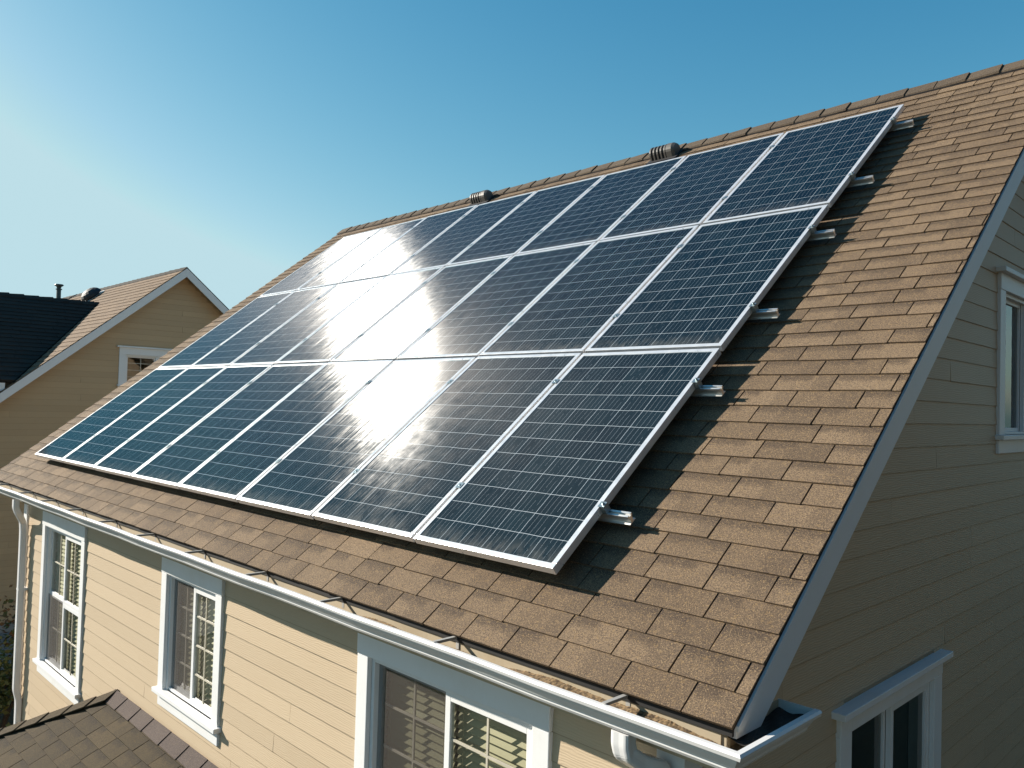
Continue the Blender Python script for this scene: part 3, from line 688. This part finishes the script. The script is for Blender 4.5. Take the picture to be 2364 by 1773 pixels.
# ------------------------------------------------------------------ solar panels
def roof_thing(name, label, cat, u, v, n, group):
    o = thing(name, label, cat, RP(u, v, n)+Vector((0, 0, ZO)), group); o.rotation_euler = (TH, 0, 0); return o
pw, ph, lip, hgt = PW-.022, PH-.022, .028, .040
def make_panel(root):
    f = MB(); g = .0006                                     # origin: lower right corner of the frame, top face
    for (x0, x1, y0, y1) in ((-pw, 0, 0, lip), (-pw, 0, ph-lip, ph), (-pw, -pw+lip, lip+g, ph-lip-g), (-lip, 0, lip+g, ph-lip-g)):
        f.box(x0, x1, y0, y1, -.0085, 0)
    f.box(-pw, 0, 0, .0022, -hgt, -.0087); f.box(-pw, 0, ph-.0022, ph, -hgt, -.0087); f.box(-pw, -pw+.0022, .0024, ph-.0024, -hgt, -.0087); f.box(-.0022, 0, .0024, ph-.0024, -hgt, -.0087)
    for (x0, x1, y0, y1) in ((-pw+.003, -.003, .0024, .03), (-pw+.003, -.003, ph-.03, ph-.0024)): f.box(x0, x1, y0, y1, -hgt, -hgt+.002)
    a = build('panel_frame', f, M['frame'], root, bevel=.0012, local=True)
    c = MB(); W_, H_ = pw-2*lip, ph-2*lip
    c.face([(-pw+lip, lip, -.0035), (-lip, lip, -.0035), (-lip, ph-lip, -.0035), (-pw+lip, ph-lip, -.0035)], [(0, 0), (W_, 0), (W_, H_), (0, H_)])
    b = build('cell_glass', c, M['panel'], root, local=True, recalc=False)
    s = MB(); s.face([(-pw+.004, .004, -.0105), (-pw+.004, ph-.004, -.0105), (-.004, ph-.004, -.0105), (-.004, .004, -.0105)])
    d = build('back_sheet', s, M['back'], root, local=True, recalc=False)
    return a, b, d
rows = ('bottom', 'middle', 'top'); nth = ('first', 'second', 'third', 'fourth', 'fifth', 'sixth', 'seventh', 'eighth')
glare = {(0, 1): 'bright sun glare at its upper corner', (0, 2): 'sun glare at its top', (1, 2): 'white sun glare on it', (1, 3): 'blinding white sun glare over it', (1, 4): 'white glare at its top', (2, 5): 'white glare at its base', (2, 6): 'pale glare washing it', (2, 7): 'pale glare washing it'}
GRP = 'solar panels of the roof array'; parts = None
for r in range(3):
    for c in range(8):
        where = 'at the near right end' if c == 0 else 'at the far left end' if c == 7 else f'{nth[c]} from the near right end'
        lab = f'dark solar panel {where} of the {rows[r]} row'
        o = roof_thing('solar_panel', lab, 'solar panel', -c*PW + random.uniform(-.002, .002), r*PH + random.uniform(-.002, .002), random.uniform(-.0015, .0015), GRP)
        o.rotation_euler = (TH+random.uniform(-.002, .002), random.uniform(-.002, .002), 0)
        if parts is None: parts = make_panel(o)
        else:
            for p in parts:
                q = p.copy(); COL.objects.link(q); q.parent = o

# rails with clamps
RV = (.415, 1.40, 2.16, 3.12, 3.91, 4.885)
RL = ('lower rail of the bottom panel row', 'upper rail of the bottom panel row', 'lower rail of the middle panel row', 'upper rail of the middle panel row', 'lower rail of the top panel row', 'upper rail of the top panel row, nearest the ridge')
rparts = None
for k, v in enumerate(RV):
    o = roof_thing('mounting_rail', f'shiny aluminium mounting rail stub, {RL[k]}', 'mounting rail', 0, v, -hgt, 'rails under the solar panels')
    if rparts is None:
        r_ = MB(); x1, ln = .145, 8*PW+.28
        sec = [(-.024, -.046), (.024, -.046), (.024, -.043), (.010, -.040), (.010, -.016), (.017, -.012), (.017, -.001), (.006, -.001), (.006, -.010), (-.006, -.010), (-.006, -.001), (-.017, -.001), (-.017, -.012), (-.010, -.016), (-.010, -.040), (-.024, -.043)]
        r_.prism([Vector((x1, y, z)) for y, z in sec], (-ln, 0, 0))
        a = build('rail_profile', r_, M['rail'], o, local=True)
        feet = []
        for i in range(7):
            ft = MB(); fx = -.35 - i*1.22; ft.box(fx-.025, fx+.025, .0205, .028, -.088, -.012); ft.box(fx-.025, fx+.025, .0278, .09, -.0885, -.081)
            feet.append(build('rail_foot', ft, M['clamp'], o, local=True))
        ec = MB(); ec.box(.001, .026, -.018, .018, -.0005, .030); ec.box(-.010, .026, -.018, .018, .0405, .0445); ec.box(.008, .026, -.018, .018, .0302, .0404)
        ec.tube([(.014, 0, .044), (.014, 0, .053)], .008, 6); ec.tube([(.014, 0, .053), (.014, 0, .060)], .004, 8)
        c = build('end_clamp', ec, M['clamp'], o, local=True)
        mids = []
        for i in range(1, 8):
            mc = MB(); x = -i*PW + .011; mc.box(x-.019, x+.019, -.022, .022, .0408, .0435); mc.box(x-.006, x+.006, -.018, .018, 0, .0410); mc.tube([(x, 0, .0433), (x, 0, .049)], .006, 6)
            mids.append(build('mid_clamp', mc, M['clamp'], o, local=True))
        rparts = [a, c] + feet + mids
    else:
        for p in rparts:
            q = p.copy(); COL.objects.link(q); q.parent = o

# ------------------------------------------------------------------ neighbour's house
XN = -15.5; NY, NZ, NS = 4.712, 3.623, .8314; NT = math.atan(NS)
nh = thing('neighbour_house', 'tan clapboard house next door with steep brown gable roof', 'house', (-20, 4.7, 0))
nEV = Vector((0, math.cos(NT), math.sin(NT))); nEN = Vector((0, -math.sin(NT), math.cos(NT)))
NEY = .30; NL = -28.5
nO = Vector((0, NEY, NZ-(NY-NEY)*NS)); nlen = (NY-NEY)/math.cos(NT)
nr = MB()
shingle_field(nr, nO-nEN*.008, EU, nEV, nEN, [(NL, 0), (XN+.01, 0), (XN+.01, nlen), (NL, nlen)], E=.17, wid=.6, seed=51, var=.12, thick=.013)
def slab(mb, O, eu, ev, en, reg, a, b, mi): mb.hexa([O+eu*p[0]+ev*p[1]+en*a for p in reg], [O+eu*p[0]+ev*p[1]+en*b for p in reg], mi)
slab(nr, nO, EU, nEV, nEN, [(NL, 0), (XN, 0), (XN, nlen), (NL, nlen)], -.05, -.0095, 1)
nEVb = Vector((0, -nEV.y, nEV.z)); nENb = Vector((0, -nEN.y, nEN.z)); nOb = Vector((0, 2*NY-NEY, nO.z))
slab(nr, nOb, EU, nEVb, nENb, [(NL, 0), (XN, 0), (XN, nlen-.04), (NL, nlen-.04)], -.05, .004, 1)
nroof = build('roof', nr, [M['nshingle'], M['felt']], nh, recalc=False)
rc = MB(); ridge_caps(rc, (XN, NY, NZ-.004), (NL, NY, NZ-.004), -nEV, -nEVb, step=.3, width=.13, thick=.012, seed=15); build('ridge_cap', rc, M['ndark'], nroof, recalc=False)
# cross wing: its slope towards us is in shade
WX, WZ, EX, EZ = -18.71, 2.935, -15.56, .93
wev = Vector((WX-EX, 0, WZ-EZ)); wl = wev.length; wev.normalize(); weu = Vector((0, 1, 0)); wen = weu.cross(wev); wen = wen if wen.z > 0 else -wen
wO = Vector((EX, 0, EZ)); reg = [(-4.0, 0), (1.46, 0), (3.883, wl), (-4.0, wl)]
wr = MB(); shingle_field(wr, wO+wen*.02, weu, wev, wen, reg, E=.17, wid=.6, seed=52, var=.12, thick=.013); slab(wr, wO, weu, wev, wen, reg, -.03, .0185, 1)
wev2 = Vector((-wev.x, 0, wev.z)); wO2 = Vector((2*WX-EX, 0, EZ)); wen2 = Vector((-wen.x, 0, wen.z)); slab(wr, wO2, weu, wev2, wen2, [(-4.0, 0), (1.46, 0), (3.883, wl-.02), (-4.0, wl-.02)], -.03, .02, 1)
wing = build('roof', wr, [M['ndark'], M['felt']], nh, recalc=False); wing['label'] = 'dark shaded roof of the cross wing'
rc = MB(); ridge_caps(rc, (WX, -4, WZ+.02), (WX, 3.9, WZ+.02), -wev, -wev2, step=.3, width=.13, thick=.02, seed=16); build('ridge_cap', rc, M['ndark'], wing, recalc=False)
wf = MB(); wf.box(EX-.03, EX+.012, -4, 1.30, EZ-.19, EZ-.035); build('fascia', wf, M['nrake'], nh)
nb_under = lambda y: NZ - .07 - abs(y-NY)*NS
nb_under.knots = [NY]
nw = MB(); xw = XN-.28; nwin = (3.58, 4.85, .95, 1.60)
wall_core(nw, (xw, 0, 0), (0, 1, 0), (1, 0, 0), NEY+.4, 2*NY-NEY-.4, G+.0, nb_under, [nwin])
siding(nw, (xw, 0, 0), (0, 1, 0), (1, 0, 0), NEY+.4, 2*NY-NEY-.4, G+.20, NZ, .122, [(nwin[0]-.05, nwin[1]+.05, nwin[2]-.05, nwin[3]+.05)], top=nb_under, seed=61)
wall_core(nw, (0, NEY+.4, 0), (1, 0, 0), (0, -1, 0), NL+.3, xw, G, lambda s: nO.z+.2, [])
wall_core(nw, (0, 2*NY-NEY-.4, 0), (1, 0, 0), (0, 1, 0), NL+.3, xw, G, lambda s: nO.z+.2, []); wall_core(nw, (NL+.3, 0, 0), (0, 1, 0), (-1, 0, 0), NEY+.4, 2*NY-NEY-.4, G, nb_under, [])
wall_core(nw, (EX-.3, 0, 0), (0, 1, 0), (1, 0, 0), -3.8, NEY+.4, G, lambda s: EZ-.1, [])
siding(nw, (EX-.3, 0, 0), (0, 1, 0), (1, 0, 0), -3.8, NEY+.4, G+.2, EZ-.1, .122, [], seed=62)
build('wall', nw, M['nsiding'], nh, recalc=False)
nf = MB(); nf.box(xw-.02, xw+.03, NEY+.35, 2*NY-NEY-.35, G, G+.20); build('foundation', nf, M['found'], nh, bevel=.004)
nrb = MB()
for sgn in (1, -1):
    P = [Vector((XN-.02, NY, NZ-.025)), Vector((XN-.02, NY, NZ-.215)), Vector((XN-.02, NY-sgn*(NY-NEY), nO.z-.215)), Vector((XN-.02, NY-sgn*(NY-NEY), nO.z-.025))]
    nrb.prism(P, (.03, 0, 0))
build('rake_board', nrb, M['nrake'], nh)
make_window(nh, (xw, 0, 0), (0, 1, 0), (1, 0, 0), *nwin, 'slider', 'small white-trimmed window behind the solar roof edge', trim=.14, head=.15, cap=True, blinds=False, screen=False, name_mat='nrake')
nfl = MB(); nfl.box(xw-3, xw-.2, NEY+.6, 8, .2, .3); nfl.box(xw-3, xw-2.9, NEY+.6, 8, .3, 2.0); build('floor', nfl, M['room'], nh)
vp = MB(); p0 = Vector((-23.9, 4.40, 3.35)); vp.tube([p0, p0+Vector((0, 0, .44))], .062, 14); vp.tube([p0+Vector((0, 0, .44)), p0+Vector((0, 0, .47))], .085, 14); vp.tube([p0+Vector((0, 0, .47)), p0+Vector((0, 0, .53)), p0+Vector((0, 0, .57))], [.05, .07, .13], 14); vp.tube([p0+Vector((0, 0, .57)), p0+Vector((0, 0, .60))], [.13, .11], 14)
build('vent_pipe', vp, M['pipe'], nroof)
tv = MB(); c0 = Vector((-20.45, 4.30, NZ-(NY-4.30)*NS)); rings = []
for k in range(6):
    a = k/5*math.pi/2; rings.append([c0 + nEN*(.05+.20*math.sin(a)) + EU*(.27*math.cos(a)+.01)*math.cos(t) + nEV*(.27*math.cos(a)+.01)*math.sin(t) for t in [2*math.pi*i/16 for i in range(16)]])
tv.loft(rings); tv.tube([c0-nEN*.02, c0+nEN*.06], .18, 14)
P = lambda a, b, n: c0 + EU*a + nEV*b + nEN*n
tv.hexa([P(-.42, -.36, 0), P(.2, -.36, 0), P(.2, .3, 0), P(-.42, .3, 0)], [P(-.42, -.36, .016), P(.2, -.36, .016), P(.2, .3, .016), P(-.42, .3, .016)], 1)
o = build('roof_vent', tv, [M['dark'], M['vflash']], nroof)

# ------------------------------------------------------------------ ground and shrubs
def mat_ground():
    m, t, b = nt('ground'); co = objco(t)
    n1 = noise(t, co, .35, 5, .6); n2 = noise(t, co, 9, 5, .7)
    c = mixc(t, ramp(t, n1, .4, .6), (.055, .050, .025), (.095, .075, .048)); c = mixc(t, ramp(t, n2, .35, .7, 0, .6), c, (.03, .035, .018))
    L(t, c, b.inputs['Base Color']); b.inputs['Roughness'].default_value = .95; bump(t, b, n2, .8, .05); return m
g = MB(); g.face([(-400, -400, G), (400, -400, G), (400, 400, G), (-400, 400, G)]); tag(build('ground', g, mat_ground(), recalc=False), kind='structure')
pth = MB()
for i in range(16): pth.box(-15.70, -13.2, -6+i*1.2, -6+i*1.2+1.185, G+.004, G+.03)
tag(build('path', pth, mat_simple('path_concrete', (.20, .20, .19), .9, bmp=.4, scale=2)), kind='structure')
def mat_leaf(name, a, b_, c):
    m, t, b = nt(name); at = N(t, 'ShaderNodeVertexColor', layer_name='tone'); sp = N(t, 'ShaderNodeSeparateColor'); L(t, at.outputs[0], sp.inputs[0])
    x = mixc(t, sp.outputs[0], a, b_); x = mixc(t, ramp(t, sp.outputs[1], .6, .75), x, c); L(t, x, b.inputs['Base Color']); b.inputs['Roughness'].default_value = .55
    tr = N(t, 'ShaderNodeBsdfTranslucent'); L(t, x, tr.inputs[0]); mx = N(t, 'ShaderNodeMixShader'); mx.inputs[0].default_value = .3
    L(t, b.outputs[0], mx.inputs[1]); L(t, tr.outputs[0], mx.inputs[2]); L(t, mx.outputs[0], t.nodes['Material Output'].inputs['Surface']); return m
bark = mat_simple('shrub_bark', (.07, .05, .035), .9)
def shrub(x, y, h, r, leafm, label, seed):
    rnd = random.Random(seed); t = thing('shrub', label, 'shrub', (x, y, 0), None)
    st = MB(); fo = MB(); tips = []
    for i in range(11):
        a = rnd.uniform(0, 6.28); d = rnd.uniform(.3, 1)*r; tip = Vector((x+math.cos(a)*d, y+math.sin(a)*d, G+h*rnd.uniform(.6, 1)))
        mid = Vector((x, y, G)).lerp(tip, .5)+Vector((rnd.uniform(-.1, .1), rnd.uniform(-.1, .1), .05)); st.tube([(x, y, G-.05), mid, tip], [.03, .016, .005], 6); tips += [tip, mid.lerp(tip, .5)]
    for i in range(1500):
        c = rnd.choice(tips); p = c + Vector((rnd.gauss(0, 1), rnd.gauss(0, 1), rnd.gauss(0, 1)))*(.16*h)
        if p.z < G+.05: continue
        d = Vector((rnd.uniform(-1, 1), rnd.uniform(-1, 1), rnd.uniform(-.3, .8))).normalized(); s = d.orthogonal().normalized(); ln = rnd.uniform(.05, .10); col = (rnd.random(), rnd.random(), 0, 1)
        s = (s*math.cos(1.0)+d.cross(s)*math.sin(rnd.uniform(0, 6))).normalized()
        fo.face([p, p+d*ln*.5+s*ln*.3, p+d*ln, p+d*ln*.5-s*ln*.3], None, col)
    build('foliage', fo, leafm, t, recalc=False); build('stem', st, bark, t)
green = mat_leaf('green_leaf', (.035, .06, .015), (.09, .11, .03), (.16, .15, .04)); rust = mat_leaf('rust_leaf', (.10, .06, .02), (.20, .09, .03), (.07, .08, .02))
warm_leaf = mat_leaf('warm_bounce_leaf', (.13, .065, .022), (.20, .10, .032), (.13, .09, .03))  # leaves of the added unseen trees, warmed to bounce light onto the gable
shrub(-10.6, .95, 1.25, .55, green, 'green leafy shrub by the far downspout, nearest the house corner', 71)
shrub(-11.6, 1.05, 1.35, .55, rust, 'rust orange leaved shrub behind the green one', 72)
shrub(-10.3, .25, 1.0, .5, green, 'low yellow green shrub at the lower left edge', 73)

def blocker_tree(x, y, h, r, label, seed, n=8000):  # unseen, added to darken the gable by blocking sky light
    rnd = random.Random(seed); t = thing('blocker_tree', label, 'blocker_tree', (x, y, 0), 'trees added out of view to block sky light from the gable')
    tk = MB(); fo = MB(); tips = []
    tk.tube([(x, y, G-.2), (x+.05, y, G+h*.2), (x-.06, y+.05, G+h*.5), (x, y, G+h*.85)], [.20, .16, .10, .02], 10)
    for i in range(26):
        z = h*rnd.uniform(.16, .9); a = rnd.uniform(0, 6.28); d = r*(1.05-z/h)*rnd.uniform(.6, 1.1)+.3
        b0 = Vector((x, y, G+z)); b1 = b0+Vector((math.cos(a)*d, math.sin(a)*d, d*.25)); tk.tube([b0, b0.lerp(b1, .5)+Vector((0, 0, .08)), b1], [.05, .03, .008], 6)
        tips += [b1, b0.lerp(b1, .6), b0.lerp(b1, .85)]
    for i in range(n):
        p = rnd.choice(tips)+Vector((rnd.gauss(0, 1), rnd.gauss(0, 1), rnd.gauss(0, .8)))*.42
        d = Vector((rnd.uniform(-1, 1), rnd.uniform(-1, 1), rnd.uniform(-.4, .7))).normalized(); q = d.orthogonal().normalized(); q = (q*math.cos(1.)+d.cross(q)*math.sin(rnd.uniform(0, 6))).normalized()
        ln = rnd.uniform(.18, .34); fo.face([p, p+d*ln*.5+q*ln*.3, p+d*ln, p+d*ln*.5-q*ln*.3], None, (rnd.random(), rnd.random(), 0, 1))
    build('crown', fo, warm_leaf, t, recalc=False); build('trunk', tk, bark, t)
for k, (x, y, h, r) in enumerate(((7.2, -1.5, 12.0, 2.6), (6.6, 2.4, 13.0, 2.8), (7.4, 6.4, 12.5, 2.7), (7.0, 10.4, 12.0, 2.6))):
    blocker_tree(x, y, h, r, ('tree nearest the camera side', 'second tree from the camera side', 'tall tree facing the ridge end', 'tree nearest the back of the house')[k] + ', added out of view to block sky light from the gable', 90+k)
print('objects', len(bpy.data.objects))
